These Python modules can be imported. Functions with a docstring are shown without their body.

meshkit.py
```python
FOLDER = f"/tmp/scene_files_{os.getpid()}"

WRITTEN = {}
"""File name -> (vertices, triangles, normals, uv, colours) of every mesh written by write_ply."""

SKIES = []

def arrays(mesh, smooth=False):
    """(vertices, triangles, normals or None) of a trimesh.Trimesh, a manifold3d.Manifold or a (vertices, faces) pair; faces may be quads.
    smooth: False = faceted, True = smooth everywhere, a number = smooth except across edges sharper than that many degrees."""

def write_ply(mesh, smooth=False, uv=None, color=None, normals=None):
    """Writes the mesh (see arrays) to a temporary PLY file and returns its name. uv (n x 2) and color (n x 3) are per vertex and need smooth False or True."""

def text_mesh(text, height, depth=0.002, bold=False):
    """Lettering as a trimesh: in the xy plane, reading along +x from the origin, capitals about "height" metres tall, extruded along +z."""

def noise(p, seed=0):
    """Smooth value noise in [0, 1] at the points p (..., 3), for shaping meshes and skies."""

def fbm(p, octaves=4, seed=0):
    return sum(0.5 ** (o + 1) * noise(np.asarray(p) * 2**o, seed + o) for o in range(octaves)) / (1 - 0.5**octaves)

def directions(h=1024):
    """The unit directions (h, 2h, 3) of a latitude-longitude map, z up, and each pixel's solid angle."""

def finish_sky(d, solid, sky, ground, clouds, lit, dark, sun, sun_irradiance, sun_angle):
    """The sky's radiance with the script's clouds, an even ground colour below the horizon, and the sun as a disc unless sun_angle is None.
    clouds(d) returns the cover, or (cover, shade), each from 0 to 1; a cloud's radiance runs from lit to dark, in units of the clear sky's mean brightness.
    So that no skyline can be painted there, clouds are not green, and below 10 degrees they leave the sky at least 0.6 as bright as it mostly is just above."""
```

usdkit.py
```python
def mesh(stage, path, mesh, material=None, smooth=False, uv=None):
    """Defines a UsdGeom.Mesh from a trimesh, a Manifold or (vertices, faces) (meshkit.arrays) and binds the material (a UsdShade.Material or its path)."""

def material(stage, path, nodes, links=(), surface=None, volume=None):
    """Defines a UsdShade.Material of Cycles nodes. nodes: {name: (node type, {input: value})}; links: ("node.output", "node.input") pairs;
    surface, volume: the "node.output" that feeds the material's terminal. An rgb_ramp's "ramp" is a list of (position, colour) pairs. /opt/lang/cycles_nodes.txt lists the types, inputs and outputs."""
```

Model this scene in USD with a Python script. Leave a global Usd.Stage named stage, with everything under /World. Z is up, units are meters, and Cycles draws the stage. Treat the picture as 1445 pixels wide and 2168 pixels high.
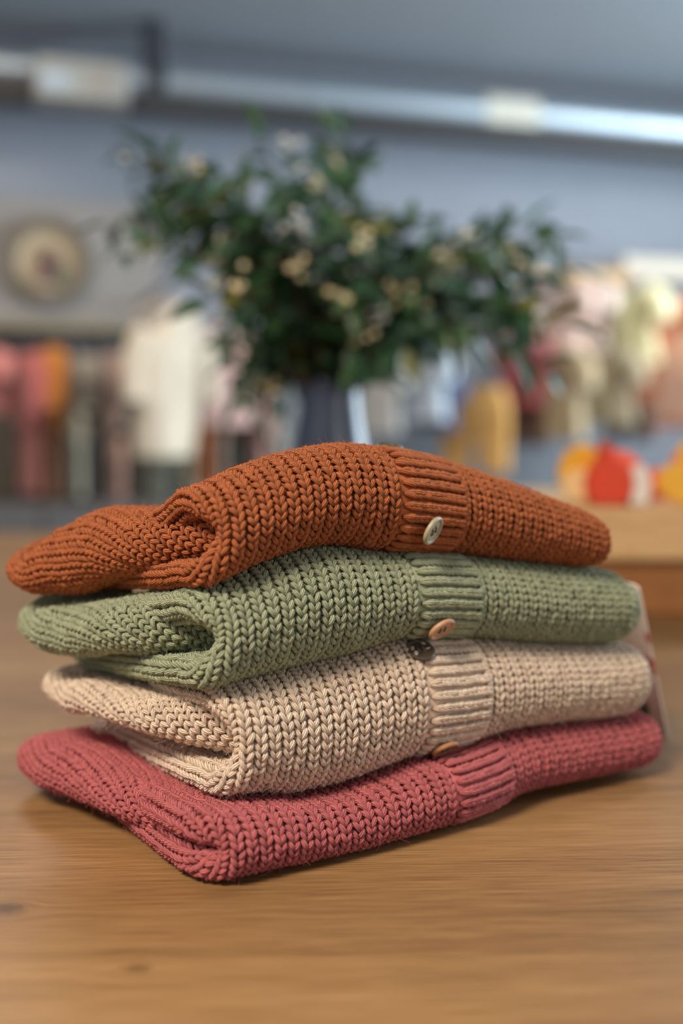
import math, random
import numpy as np, trimesh, manifold3d, usdkit, meshkit
from shapely.geometry import Polygon
from shapely.geometry.polygon import orient
from pxr import Usd, UsdGeom, UsdLux, UsdShade, Gf, Sdf, Vt

random.seed(7); rng = np.random.default_rng(7)
stage = Usd.Stage.CreateInMemory()
UsdGeom.SetStageUpAxis(stage, UsdGeom.Tokens.z); UsdGeom.SetStageMetersPerUnit(stage, 1.0)
UsdGeom.Xform.Define(stage, '/World'); UsdGeom.Scope.Define(stage, '/World/Looks')
PI = math.pi
# ------------------------------------------------------------------ camera
PITCH = math.radians(4.5); CAM = np.array([0, 0, 0.95]); TABLE = 0.75
cam = UsdGeom.Camera.Define(stage, '/World/camera')
cam.AddTranslateOp().Set(Gf.Vec3d(*CAM)); cam.AddRotateXOp().Set(90 - 4.5)
cam.CreateHorizontalApertureAttr(24.0); cam.CreateVerticalApertureAttr(36.008); cam.CreateFocalLengthAttr(40.0)
cam.CreateFStopAttr(2.8); cam.CreateFocusDistanceAttr(0.522); cam.CreateClippingRangeAttr(Gf.Vec2f(0.02, 60))
cam.CreateExposureAttr(0.1)
F = 40 / 24 * 1445
def ray(px, py):
    x, z = (px - 722.5) / F, -(py - 1084) / F
    return np.array([x, math.cos(PITCH) + z * math.sin(PITCH), -math.sin(PITCH) + z * math.cos(PITCH)])
def on_plane(px, py, n, p0):
    r = ray(px, py); return CAM + r * (np.dot(np.asarray(p0, float) - CAM, n) / np.dot(r, n))
def at(px, py, y): return on_plane(px, py, np.array([0, 1., 0]), [0, y, 0])
# ------------------------------------------------------------------ lights
def rect(name, pos, look, w, h, inten, col):
    l = UsdLux.RectLight.Define(stage, '/World/' + name); l.CreateWidthAttr(w); l.CreateHeightAttr(h)
    l.CreateIntensityAttr(inten); l.CreateColorAttr(Gf.Vec3f(*col))
    m = Gf.Matrix4d().SetLookAt(Gf.Vec3d(*pos), Gf.Vec3d(*look), Gf.Vec3d(0, 0, 1) if abs(look[2]-pos[2]) < 2 * math.hypot(look[0]-pos[0], look[1]-pos[1]) + 1e-6 else Gf.Vec3d(0, 1, 0)).GetInverse()
    l.AddTransformOp().Set(m); return l
WARM, COOL = (1.0, 0.84, 0.67), (0.74, 0.90, 1.0)
rect('ceiling_panel_light', (-0.75, -0.45, 2.17), (-0.75, -0.45, 0), 0.7, 0.5, 62, WARM)
rect('ceiling_panel_light_rear', (-0.9, 2.55, 2.17), (-0.9, 2.55, 0), 0.7, 0.5, 16, (1, .9, .78))  # added fill out of view, brightens the left wall and clothes
rect('daylight', (3.05, 2.65, 1.45), (0.2, 1.6, 1.2), 2.2, 1.5, 14, COOL)
rect('ceiling_panel_light_right', (1.75, 2.95, 2.17), (1.75, 2.95, 0), 0.7, 0.5, 24, (1, .92, .82))  # added fill out of view, lifts the clothes on the right rack
rect('daylight_front', (1.9, -1.95, 1.45), (0.4, 1.2, 0.9), 1.6, 1.4, 3.5, (0.95, 0.87, 0.78))  # added fill from behind the camera; the front wall has no window
dome = UsdLux.DomeLight.Define(stage, '/World/sky'); dome.CreateIntensityAttr(1.0); dome.CreateColorAttr(Gf.Vec3f(.62, .78, 1.0))
# ------------------------------------------------------------------ helpers
used = {}
def path_for(name, parent=None):
    base = (str(parent.GetPath()) if parent is not None else '/World') + '/' + name
    n = used.get(base, 0); used[base] = n + 1
    return base if n == 0 else f'{base}_{n:03d}'
def tag(p, label=None, cat=None, group=None, kind=None):
    for k, v in (('label', label), ('category', cat), ('group', group), ('kind', kind)):
        if v: p.SetCustomDataByKey(k, v)
    return p
def thing(name, label, cat, loc=(0, 0, 0), rotz=0, group=None):
    x = UsdGeom.Xform.Define(stage, path_for(name)); x.AddTranslateOp().Set(Gf.Vec3d(*map(float, loc)))
    if rotz: x.AddRotateZOp().Set(float(rotz))
    return tag(x.GetPrim(), label, cat, group)
def obj(name, m, mat, parent=None, smooth=False, uv=None, label=None, cat=None, group=None, kind=None):
    g = usdkit.mesh(stage, path_for(name, parent), m, mat, smooth, uv)
    return tag(g.GetPrim(), label, cat, group, kind)
def cat_meshes(ms): return trimesh.util.concatenate(ms)
def box(x0, x1, y0, y1, z0, z1):
    m = trimesh.creation.box((x1 - x0, y1 - y0, z1 - z0)); m.apply_translation(((x0+x1)/2, (y0+y1)/2, (z0+z1)/2)); return m
def rbox(x0, x1, y0, y1, z0, z1, r=0.004):
    s = manifold3d.Manifold.sphere(r, 12)
    pts = [s.translate((x, y, z)) for x in (x0+r, x1-r) for y in (y0+r, y1-r) for z in (z0+r, z1-r)]
    m = manifold3d.Manifold.batch_hull(pts).to_mesh(); return trimesh.Trimesh(m.vert_properties[:, :3], m.tri_verts)
def cyl(p0, p1, r, n=16): return trimesh.creation.cylinder(r, segment=np.array([p0, p1], float), sections=n)
def slab(poly, thick, bevel=0.002):
    """poly in x/z, extruded along y about 0 with a bevel."""
    out = []
    for b, t in ((0, thick - 2*bevel), (bevel*.4, thick - bevel), (bevel, thick)):
        g = poly.buffer(-b); c = manifold3d.CrossSection([np.array(orient(x).exterior.coords)[:-1] for x in getattr(g, 'geoms', [g])])
        out.append(c.extrude(t).translate((0, 0, -t/2)))
    m = manifold3d.Manifold.batch_boolean(out, manifold3d.OpType.Add).rotate((90, 0, 0)).to_mesh()
    return trimesh.Trimesh(m.vert_properties[:, :3], m.tri_verts)
def lathe(prof, n=40): return trimesh.creation.revolve(np.array(prof, float), sections=n)
def tube(P, R, n=8, closed=True):
    P = np.asarray(P, float); R = np.broadcast_to(R, len(P)); T = np.gradient(P, axis=0); T /= np.linalg.norm(T, axis=1)[:, None] + 1e-12
    ref = np.array([0, 0, 1.]) if abs(T[:, 2]).mean() < .85 else np.array([0, 1., 0])
    X = np.cross(T, ref); X /= np.linalg.norm(X, axis=1)[:, None] + 1e-12; Y = np.cross(X, T)
    a = np.linspace(0, 2*PI, n, endpoint=False)
    V = P[:, None] + R[:, None, None] * (np.cos(a)[None, :, None] * X[:, None] + np.sin(a)[None, :, None] * Y[:, None])
    return loft(V)
def loft(V):
    """rings (m, n, 3) -> closed trimesh"""
    m, n = V.shape[:2]; i = np.arange(m-1)[:, None]*n; j = np.arange(n)[None]; k = (j+1) % n
    q = np.stack([i+j, i+k, i+n+k, i+n+j], -1).reshape(-1, 4); f = np.vstack([q[:, [0, 1, 2]], q[:, [0, 2, 3]]])
    c0, c1 = m*n, m*n+1
    f = np.vstack([f, np.stack([k[0], j[0], np.full(n, c0)], 1), np.stack([j[0]+(m-1)*n, k[0]+(m-1)*n, np.full(n, c1)], 1)])
    return trimesh.Trimesh(np.vstack([V.reshape(-1, 3), V[0].mean(0), V[-1].mean(0)]), f, process=False)
# ------------------------------------------------------------------ materials
def srgb(r, g, b): return tuple(((c/255)/12.92 if c/255 < .04045 else ((c/255+.055)/1.055)**2.4) for c in (r, g, b))
looks = {}
def M(name, nodes, links=(), surface='p.BSDF', volume=None):
    if name not in looks: looks[name] = usdkit.material(stage, '/World/Looks/' + name, nodes, links, surface, volume)
    return looks[name]
def plain(name, col, rough=.6, bump=0.0, scale=60, metal=0.0, var=.10, spec=.5):
    c = np.array(col)
    nd = {'g': ('geometry', {}), 'n': ('noise_texture', {'scale': scale, 'detail': 4}), 'r': ('rgb_ramp', {'ramp': [(.3, tuple(c*(1-var))), (.7, tuple(np.minimum(1, c*(1+var))))]}),
          'p': ('principled_bsdf', {'roughness': rough, 'metallic': metal, 'specular_ior_level': spec})}
    lk = [('g.position', 'n.vector'), ('n.fac', 'r.fac'), ('r.color', 'p.base_color')]
    if bump:
        nd['b'] = ('bump', {'strength': bump, 'distance': .002}); lk += [('n.fac', 'b.height'), ('b.normal', 'p.normal')]
    return M(name, nd, lk)
def fabric(name, col, scale=420, rough=.95):
    c = np.array(col)
    return M(name, {'g': ('geometry', {}), 'n': ('noise_texture', {'scale': 9, 'detail': 3}), 'w': ('noise_texture', {'scale': scale, 'detail': 2}),
        'r': ('rgb_ramp', {'ramp': [(.3, tuple(c*.86)), (.7, tuple(np.minimum(1, c*1.1)))]}), 'b': ('bump', {'strength': .5, 'distance': .001}),
        'p': ('principled_bsdf', {'roughness': rough, 'specular_ior_level': .2, 'sheen_weight': .25, 'sheen_roughness': .6})},
        [('g.position', 'n.vector'), ('g.position', 'w.vector'), ('n.fac', 'r.fac'), ('r.color', 'p.base_color'), ('w.fac', 'b.height'), ('b.normal', 'p.normal')])
def wool(name, col):
    c = np.array(col)
    return M(name, {'t': ('texture_coordinate', {}), 'g': ('geometry', {}), 's': ('separate_xyz', {}),
        'm1': ('math', {'math_type': 'multiply', 'value2': 4.5*2*PI}), 'm2': ('math', {'math_type': 'multiply', 'value2': 2*PI*1.3}), 'ad': ('math', {'math_type': 'add'}), 'sn': ('math', {'math_type': 'sine'}),
        'ms': ('math', {'math_type': 'multiply_add', 'value2': .5, 'value3': .5}),
        'n': ('noise_texture', {'scale': 2600, 'detail': 3, 'roughness': .7}), 'n2': ('noise_texture', {'scale': 160, 'detail': 2}),
        'hm': ('math', {'math_type': 'multiply_add', 'value2': .7}),
        'r': ('rgb_ramp', {'ramp': [(.25, tuple(c*.82)), (.75, tuple(np.minimum(1, c*1.14)))]}),
        'b': ('bump', {'strength': 1.0, 'distance': .0008}),
        'p': ('principled_bsdf', {'roughness': 1.0, 'specular_ior_level': .02, 'sheen_weight': .15, 'sheen_roughness': .5, 'sheen_tint': tuple(np.minimum(1, c*.6+.35))})},
        [('t.UV', 's.vector'), ('s.x', 'm1.value1'), ('s.y', 'm2.value1'), ('m1.value', 'ad.value1'), ('m2.value', 'ad.value2'), ('ad.value', 'sn.value1'), ('sn.value', 'ms.value1'),
         ('g.position', 'n.vector'), ('g.position', 'n2.vector'), ('n2.fac', 'r.fac'), ('r.color', 'p.base_color'),
         ('n.fac', 'hm.value1'), ('ms.value', 'hm.value3'), ('hm.value', 'b.height'), ('b.normal', 'p.normal')])
def wood(name, cols, grain=1.0, rot=0.0, rough=.45, knots=(), spec=.5):
    """stretched-noise grain along local x turned by rot degrees; knots = [(x, y, sx, sy)] in world metres"""
    nd = {'g': ('geometry', {}), 'mp': ('mapping', {'rotation': (0, 0, math.radians(-rot))}), 's': ('separate_xyz', {}), 'p': ('principled_bsdf', {'roughness': rough, 'specular_ior_level': spec})}
    lk = [('g.position', 'mp.vector'), ('mp.vector', 's.vector')]
    ysrc, ksum = 's.y', None
    co, si = math.cos(math.radians(-rot)), math.sin(math.radians(-rot))
    for i, (kx, ky, sx, sy) in enumerate(knots):
        kx, ky = kx*co - ky*si, kx*si + ky*co
        for ax, k0, sc in (('x', kx, sx), ('y', ky, sy)):
            nd[f'k{ax}{i}'] = ('math', {'math_type': 'subtract', 'value2': k0}); nd[f'd{ax}{i}'] = ('math', {'math_type': 'divide', 'value2': sc}); nd[f'q{ax}{i}'] = ('math', {'math_type': 'power', 'value2': 2.0})
            nd[f'a{ax}{i}'] = ('math', {'math_type': 'absolute'})
            lk += [(f's.{ax}', f'k{ax}{i}.value1'), (f'k{ax}{i}.value', f'd{ax}{i}.value1'), (f'd{ax}{i}.value', f'a{ax}{i}.value1'), (f'a{ax}{i}.value', f'q{ax}{i}.value1')]
        nd[f'su{i}'] = ('math', {'math_type': 'add'}); nd[f'ng{i}'] = ('math', {'math_type': 'multiply', 'value2': -1.0}); nd[f'ex{i}'] = ('math', {'math_type': 'exponent'})
        nd[f'di{i}'] = ('math', {'math_type': 'multiply', 'value2': sy*1.5}); nd[f'mu{i}'] = ('math', {'math_type': 'multiply'}); nd[f'yy{i}'] = ('math', {'math_type': 'subtract'})
        nd[f'sg{i}'] = ('math', {'math_type': 'tanh'})
        lk += [(f'qx{i}.value', f'su{i}.value1'), (f'qy{i}.value', f'su{i}.value2'), (f'su{i}.value', f'ng{i}.value1'), (f'ng{i}.value', f'ex{i}.value1'),
               (f'dy{i}.value', f'sg{i}.value1'), (f'sg{i}.value', f'di{i}.value1'), (f'di{i}.value', f'mu{i}.value1'), (f'ex{i}.value', f'mu{i}.value2'), (ysrc, f'yy{i}.value1'), (f'mu{i}.value', f'yy{i}.value2')]
        ysrc = f'yy{i}.value'
        if ksum:
            nd[f'ks{i}'] = ('math', {'math_type': 'add'}); lk += [(ksum, f'ks{i}.value1'), (f'ex{i}.value', f'ks{i}.value2')]; ksum = f'ks{i}.value'
        else: ksum = f'ex{i}.value'
    def stretched(tagn, sx, sy, scale, detail, rough_):
        nd[tagn+'x'] = ('math', {'math_type': 'multiply', 'value2': sx}); nd[tagn+'y'] = ('math', {'math_type': 'multiply', 'value2': sy}); nd[tagn+'c'] = ('combine_xyz', {})
        nd[tagn+'z'] = ('math', {'math_type': 'multiply', 'value2': sy})
        nd[tagn] = ('noise_texture', {'scale': scale, 'detail': detail, 'roughness': rough_, 'distortion': .15})
        lk.extend([('s.x', tagn+'x.value1'), (ysrc, tagn+'y.value1'), ('s.z', tagn+'z.value1'), (tagn+'x.value', tagn+'c.x'), (tagn+'y.value', tagn+'c.y'), (tagn+'z.value', tagn+'c.z'), (tagn+'c.vector', tagn+'.vector')])
    stretched('n1', 3.2*grain, 80*grain, 1, 6, .65); stretched('n2', 26*grain, 1000*grain, 1, 3, .6); stretched('n3', 1.2*grain, 9*grain, 1, 2, .5)
    nd['r'] = ('rgb_ramp', {'ramp': [(.28, cols[0]), (.5, cols[1]), (.74, cols[2])]})
    nd['mx'] = ('math', {'math_type': 'multiply_add', 'value2': .45}); nd['m3'] = ('math', {'math_type': 'multiply_add', 'value2': .55, 'value3': .0}); nd['mm'] = ('math', {'math_type': 'multiply_add', 'value2': .75, 'value3': -.375})
    lk += [('n3.fac', 'm3.value1'), ('n1.fac', 'mx.value1'), ('m3.value', 'mx.value3'), ('n2.fac', 'mm.value1')]
    nd['tot'] = ('math', {'math_type': 'add'}); lk += [('mx.value', 'tot.value1'), ('mm.value', 'tot.value2')]
    src = 'tot.value'
    if ksum:
        nd['kk'] = ('math', {'math_type': 'power', 'value2': 3.0}); nd['kd'] = ('math', {'math_type': 'multiply_add', 'value2': -.28}); lk += [(ksum, 'kk.value1'), ('kk.value', 'kd.value1'), (src, 'kd.value3')]; src = 'kd.value'
    nd['b'] = ('bump', {'strength': .16, 'distance': .0006})
    lk += [(src, 'r.fac'), ('r.color', 'p.base_color'), ('n2.fac', 'b.height'), ('b.normal', 'p.normal')]
    return M(name, nd, lk)
def painted(name, col, rough=.85): return plain(name, col, rough, .15, 14, 0, .03)

# ------------------------------------------------------------------ setting: room turned 17.9 degrees
ROT = 17.9; D = np.array([math.cos(math.radians(ROT)), math.sin(math.radians(ROT)), 0]); NN = np.array([D[1], -D[0], 0])
W0 = np.array([-1.14, 3.8, 0.0])
def W(s, t, z): return W0 + D*s + NN*t + np.array([0, 0, z])
def wall_px(px, py, t=0.0):
    p = on_plane(px, py, NN, W0 + NN*t); return float((p - W0) @ D), float(p[2])
def wbox(s0, s1, t0, t1, z0, z1, r=0):
    m = rbox(s0, s1, -t1, -t0, z0, z1, r) if r else box(s0, s1, -t1, -t0, z0, z1)
    m.apply_transform(trimesh.transformations.rotation_matrix(math.radians(ROT), (0, 0, 1))); m.apply_translation(W0); return m
CEIL = 2.2
wall_mat = painted('wall_paint', srgb(146, 151, 161)); ceil_mat = painted('ceiling_paint', srgb(158, 164, 170))
obj('wall_back', wbox(-1.9, 4.1, -.1, 0, 0, CEIL+.02), wall_mat, kind='structure')
obj('wall_left', wbox(-1.9, -1.8, 0, 6.6, 0, CEIL), wall_mat, kind='structure')
obj('wall_front', wbox(-1.9, 4.1, 6.5, 6.6, 0, CEIL), wall_mat, kind='structure')
obj('ceiling', wbox(-1.9, 4.1, 0, 6.6, CEIL, CEIL+.1), ceil_mat, kind='structure')
floor = thing('floor', None, None); floor.SetCustomDataByKey('kind', 'structure')
obj('floor_slab', wbox(-1.9, 4.1, -.1, 6.6, -.1, -.004), plain('concrete_grey', srgb(120, 120, 122), .5, .1, 12), floor)
wr = thing('wall_right', None, None); wr.SetCustomDataByKey('kind', 'structure')
obj('wall_panel', wbox(4.0, 4.1, 0, 6.6, 0, .6), wall_mat, wr); obj('wall_panel', wbox(4.0, 4.1, 0, 6.6, 2.05, CEIL), wall_mat, wr)
obj('wall_panel', wbox(4.0, 4.1, 0, .5, .6, 2.05), wall_mat, wr); obj('wall_panel', wbox(4.0, 4.1, 3.6, 6.6, .6, 2.05), wall_mat, wr)
wn = thing('window_1', None, None); wn.SetCustomDataByKey('kind', 'structure')
fr = plain('window_frame_white', srgb(225, 228, 230), .4)
for a in ((.5, .56), (2.02, 2.08), (3.54, 3.6)): obj('mullion', wbox(4.01, 4.07, a[0], a[1], .66, 1.99), fr, wn)
obj('window_frame', wbox(4.01, 4.07, .5, 3.6, .6, .66), fr, wn); obj('window_frame', wbox(4.01, 4.07, .5, 3.6, 1.99, 2.05), fr, wn)
pane = M('window_glass', {'t': ('transparent_bsdf', {}), 'g': ('glossy_bsdf', {'roughness': .02}), 'f': ('fresnel', {'IOR': 1.45}), 'm': ('mix_closure', {})}, [('f.fac', 'm.fac'), ('t.BSDF', 'm.closure1'), ('g.BSDF', 'm.closure2')], 'm.closure')
obj('pane', wbox(4.035, 4.041, .56, 2.02, .66, 1.99), pane, wn); obj('pane', wbox(4.035, 4.041, 2.08, 3.54, .66, 1.99), pane, wn)
# ------------------------------------------------------------------ table
knots = []
for (px, py, sx, sy) in ((290, 2050, .012, .0085), (12, 1925, .014, .011)):
    p = on_plane(px, py, np.array([0, 0, 1.]), [0, 0, TABLE]); knots.append((p[0], p[1], sx, sy))
table_mat = wood('oak_table', (srgb(78, 55, 32), srgb(122, 91, 57), srgb(148, 115, 76)), 1.0, 2.5, .46, knots, .28)
tb = thing('shop_table', 'large oak shop table carrying the stack of folded cardigans', 'table', (0, .9, 0))
obj('tabletop', rbox(-1.3, 1.3, -1.15, 1.15, TABLE-.04, TABLE, .003), table_mat, tb)
for x in (-1.2, 1.2):
    for y in (-1.05, 1.05): obj('leg', rbox(x-.035, x+.035, y-.035, y+.035, 0, TABLE-.041, .004), table_mat, tb)
# ------------------------------------------------------------------ cardigans
O = np.array([-0.058, 0.482, TABLE]); TH = math.radians(31.9)
A = np.array([math.cos(TH), math.sin(TH), 0]); B = np.array([-math.sin(TH), math.cos(TH), 0]); Z = np.array([0, 0, 1.])
PC, PR, YR = .0068, .0036, .00130        # column pitch, row pitch, yarn radius
def smooth_interp(x, xs, ys):
    from scipy.interpolate import PchipInterpolator
    return PchipInterpolator(xs, ys, extrapolate=False)(np.clip(x, xs[0], xs[-1]))
def sstep(x): x = np.clip(x, 0, 1); return x*x*(3-2*x)

class Wrap:
    """Sheet folded over the front: u along the fold, v around it (0 at the nose, up over the top, down below); rolls inwards at its left edge."""
    def __init__(s, c): s.c = c
    def frame(s, a, v):
        c = s.c; a = np.asarray(a, float)
        lo, hi = smooth_interp(a, *c['lo']) + .0008, smooth_interp(a, *c['hi']) - .0008
        e = np.clip((a - (c['end'] - c['er'])) / c['er'], 0, .9995); k = np.sqrt(1 - e*e)
        zc, H = (lo+hi)/2, np.maximum((hi-lo)/2, .002)
        H = H*k; R = np.clip(H*1.05, .004, .022)*1.0; bf = smooth_interp(a, *c['bf']) + (1-k)*.016
        Q = PI/2*np.sqrt((R*R+H*H)/2)
        ph = np.clip(v/Q, -1, 1)*PI/2; ex = np.maximum(np.abs(v) - Q, 0)
        sl = np.where(v > 0, c['slt']*(np.clip(1.15 - a/.2, .1, 1) if 'fade' in c else np.clip(1 - a/.16, .25, 1)), c['slb']*np.clip(1 - a/.16, .25, 1))
        b = bf + R*(1-np.cos(ph)) + ex
        z = zc + H*np.sin(ph) - sl*ex*sstep(ex/.025)
        return a, b, z
    def raw(s, a, v):
        a, b, z = s.frame(a, v); return O + a[..., None]*A + b[..., None]*B + z[..., None]*Z
    def rawn(s, a, v):
        e = 4e-4; du = s.raw(a+e, v)-s.raw(a-e, v); dv = s.raw(a, v+e)-s.raw(a, v-e); n = np.cross(du, dv); return n/(np.linalg.norm(n, axis=-1, keepdims=True)+1e-12)
    def pos(s, u, v, h):
        c = s.c; u, v, h = np.broadcast_arrays(np.asarray(u, float), v, h); r = c['roll']*(1 + c.get('lip', 0)*sstep((v+.004)/.02)); a0 = c['a0'] + c['da']*np.exp(-(v/.02)**2)
        a = np.maximum(u, a0); P, N = s.raw(a, v), s.rawn(a, v)
        th = np.clip((a0-u)/r, 0, PI); back = np.maximum((a0-u)-PI*r, 0)
        off = -A*(np.sin(th)*r)[..., None] - N*(r*(1-np.cos(th)))[..., None] + A*back[..., None]
        nn = N*np.cos(th)[..., None] - A*np.sin(th)[..., None]
        return P + off + nn*h[..., None]

class Lump:
    """Rounded side fold: s along the edge from the near corner to the back, c around it (0 outermost, + over the top, - underneath)."""
    def __init__(s, c):
        s.c = c; k = np.array(c['spine'], float); t = np.r_[0, np.cumsum(np.linalg.norm(np.diff(k[:, :2], axis=0), axis=1))]
        s.t, s.k, s.L = t, k, t[-1]
        from scipy.interpolate import PchipInterpolator
        s.f = PchipInterpolator(t, k)
        s.n0 = None
    def pos(s, ss, cc, h):
        ss, cc, h = np.broadcast_arrays(np.asarray(ss, float), cc, h)
        def base(ss, cc):
            q = s.f(np.clip(ss, 0, s.L)); d = s.f(np.clip(ss+.006, 0, s.L))[..., :2] - s.f(np.clip(ss-.006, 0, s.L))[..., :2]
            d /= np.linalg.norm(d, axis=-1, keepdims=True)+1e-12
            out = np.stack([-d[..., 1], d[..., 0]], -1)            # pointing away from the pile
            lo, hi = q[..., 2], q[..., 3]; H = (hi-lo)/2; zc = (hi+lo)/2; R = np.clip(H*1.15, .004, .02)
            Q = PI/2*np.sqrt((R*R+H*H)/2); ph = np.clip(cc/Q, -1, 1)*PI/2; ex = np.maximum(np.abs(cc)-Q, 0)
            ab = q[..., :2] - out*(R*(1-np.cos(ph)) + ex)[..., None]
            z = zc + H*np.sin(ph) + np.where(cc > 0, s.c['rise']*ex, .06*ex)
            return O + ab[..., :1]*A + ab[..., 1:]*B + z[..., None]*Z
        e = 5e-4
        P = base(ss, cc); n = np.cross(base(ss+e, cc)-base(ss-e, cc), base(ss, cc+e)-base(ss, cc-e)); n /= np.linalg.norm(n, axis=-1, keepdims=True)+1e-12
        return P - n*h[..., None] if s.flip() else P + n*h[..., None]
    def flip(s):
        if s.n0 is None:
            q = lambda a, b: O + 0
            s.n0 = False
            e = 5e-4; p = lambda x, y: s.pos(np.array([x]), np.array([y]), np.array([0.]))[0]
            m = s.L*.4; n = np.cross(p(m+e, 0)-p(m-e, 0), p(m, e)-p(m, -e))
            inner = (p(m, .03)+p(m, -.03))/2
            s.n0 = bool(np.dot(n, p(m, 0)-inner) < 0)
        return s.n0

def yarns(path, rad, nside=8, flat=1.0):
    """path (n, m, 3) -> vertices, faces, uv of n closed yarn pieces"""
    n, m = path.shape[:2]; T = np.gradient(path, axis=1); T /= np.linalg.norm(T, axis=-1, keepdims=True)+1e-12
    mid = np.cross(T[:, 0], T[:, -1]); ref = mid + 1e-7*np.array([.3, .5, .8]); ref = ref[:, None]/(np.linalg.norm(ref, axis=-1)[:, None, None]+1e-12)
    X = np.cross(T, ref); X /= np.linalg.norm(X, axis=-1, keepdims=True)+1e-12; Y = np.cross(T, X)
    a = np.linspace(0, 2*PI, nside, endpoint=False) + PI/2
    V = path[:, :, None] + rad[..., None, None]*(np.cos(a)[:, None]*X[:, :, None] + np.sin(a)[:, None]*Y[:, :, None])
    i = (np.arange(m-1)*nside)[:, None]; j = np.arange(nside)[None]; k = (j+1) % nside
    f = np.vstack([np.stack([i+j, i+k, i+nside+k], -1).reshape(-1, 3), np.stack([i+j, i+nside+k, i+nside+j], -1).reshape(-1, 3)])
    Fa = (f[None] + (np.arange(n)*m*nside)[:, None, None]).reshape(-1, 3)
    uu = np.broadcast_to((1-np.abs(2*np.arange(nside)/nside-1))[None, None], (n, m, nside)); vv = np.broadcast_to(np.linspace(0, 1, m)[None, :, None], (n, m, nside))
    V = V.reshape(-1, 3); 
    return V, Fa, np.stack([uu, vv], -1).reshape(-1, 2)
def fix_out(V, Fa, ctr_first):
    return V, Fa
TAU = np.linspace(0, 1, 7)
def stitch_paths(surf, U, Vv, lat, pr, hgt, swap=False, phi=0.0, jit=.00018, length=1.30, yr=None, ridge=.0012):
    """V stitches centred at (U, Vv): two legs each; phi turns the column direction within the surface."""
    P, R = [], []; yr = yr or YR; phi = np.broadcast_to(phi, U.shape)[:, None]
    for sg in (-1, 1):
        n = len(U); t = TAU[None]
        du = sg*(.10 + .90*np.sin(PI/2*np.minimum(1, t*1.05))**1.1)*lat
        dv = (t - .30)*length*pr + .18*pr*np.sin(PI*t)
        h = -.0011 + hgt*np.sin(PI*np.clip(.10+.84*t, 0, 1))**.8 - ridge*t*t
        ju, jv, jh = (rng.normal(0, jit, (n, 1)) for _ in range(3)); sc = 1 + rng.normal(0, .06, (n, 1))
        uu = U[:, None] + (du*np.cos(phi) + dv*np.sin(phi))*sc + ju; vv = Vv[:, None] + (dv*np.cos(phi) - du*np.sin(phi))*sc + jv
        p = surf.pos(vv, uu, h + jh) if swap else surf.pos(uu, vv, h + jh)
        P.append(p); r = yr*np.sin(PI*(.13 + .74*t))**.5*(1 + rng.normal(0, .06, (n, 1))); R.append(np.broadcast_to(r, (n, len(TAU))))
    return np.vstack(P), np.vstack(R)
def sheet(fun, U, V):
    g = fun(U[:, None]*np.ones_like(V)[None], V[None]*np.ones_like(U)[:, None]); n, m = len(U), len(V)
    i = np.arange(n-1)[:, None]*m + np.arange(m-1)[None]; q = np.stack([i, i+m, i+m+1, i+1], -1).reshape(-1, 4)
    return g.reshape(-1, 3), np.vstack([q[:, [0, 1, 2]], q[:, [0, 2, 3]]])
def join(parts):
    v, f, u, o = [], [], [], 0
    for p in parts:
        V, Fa = p[0], p[1]; uv = p[2] if len(p) > 2 else np.full((len(V), 2), .5)
        v.append(V); f.append(Fa+o); u.append(uv); o += len(V)
    return np.vstack(v), np.vstack(f), np.vstack(u)
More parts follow.
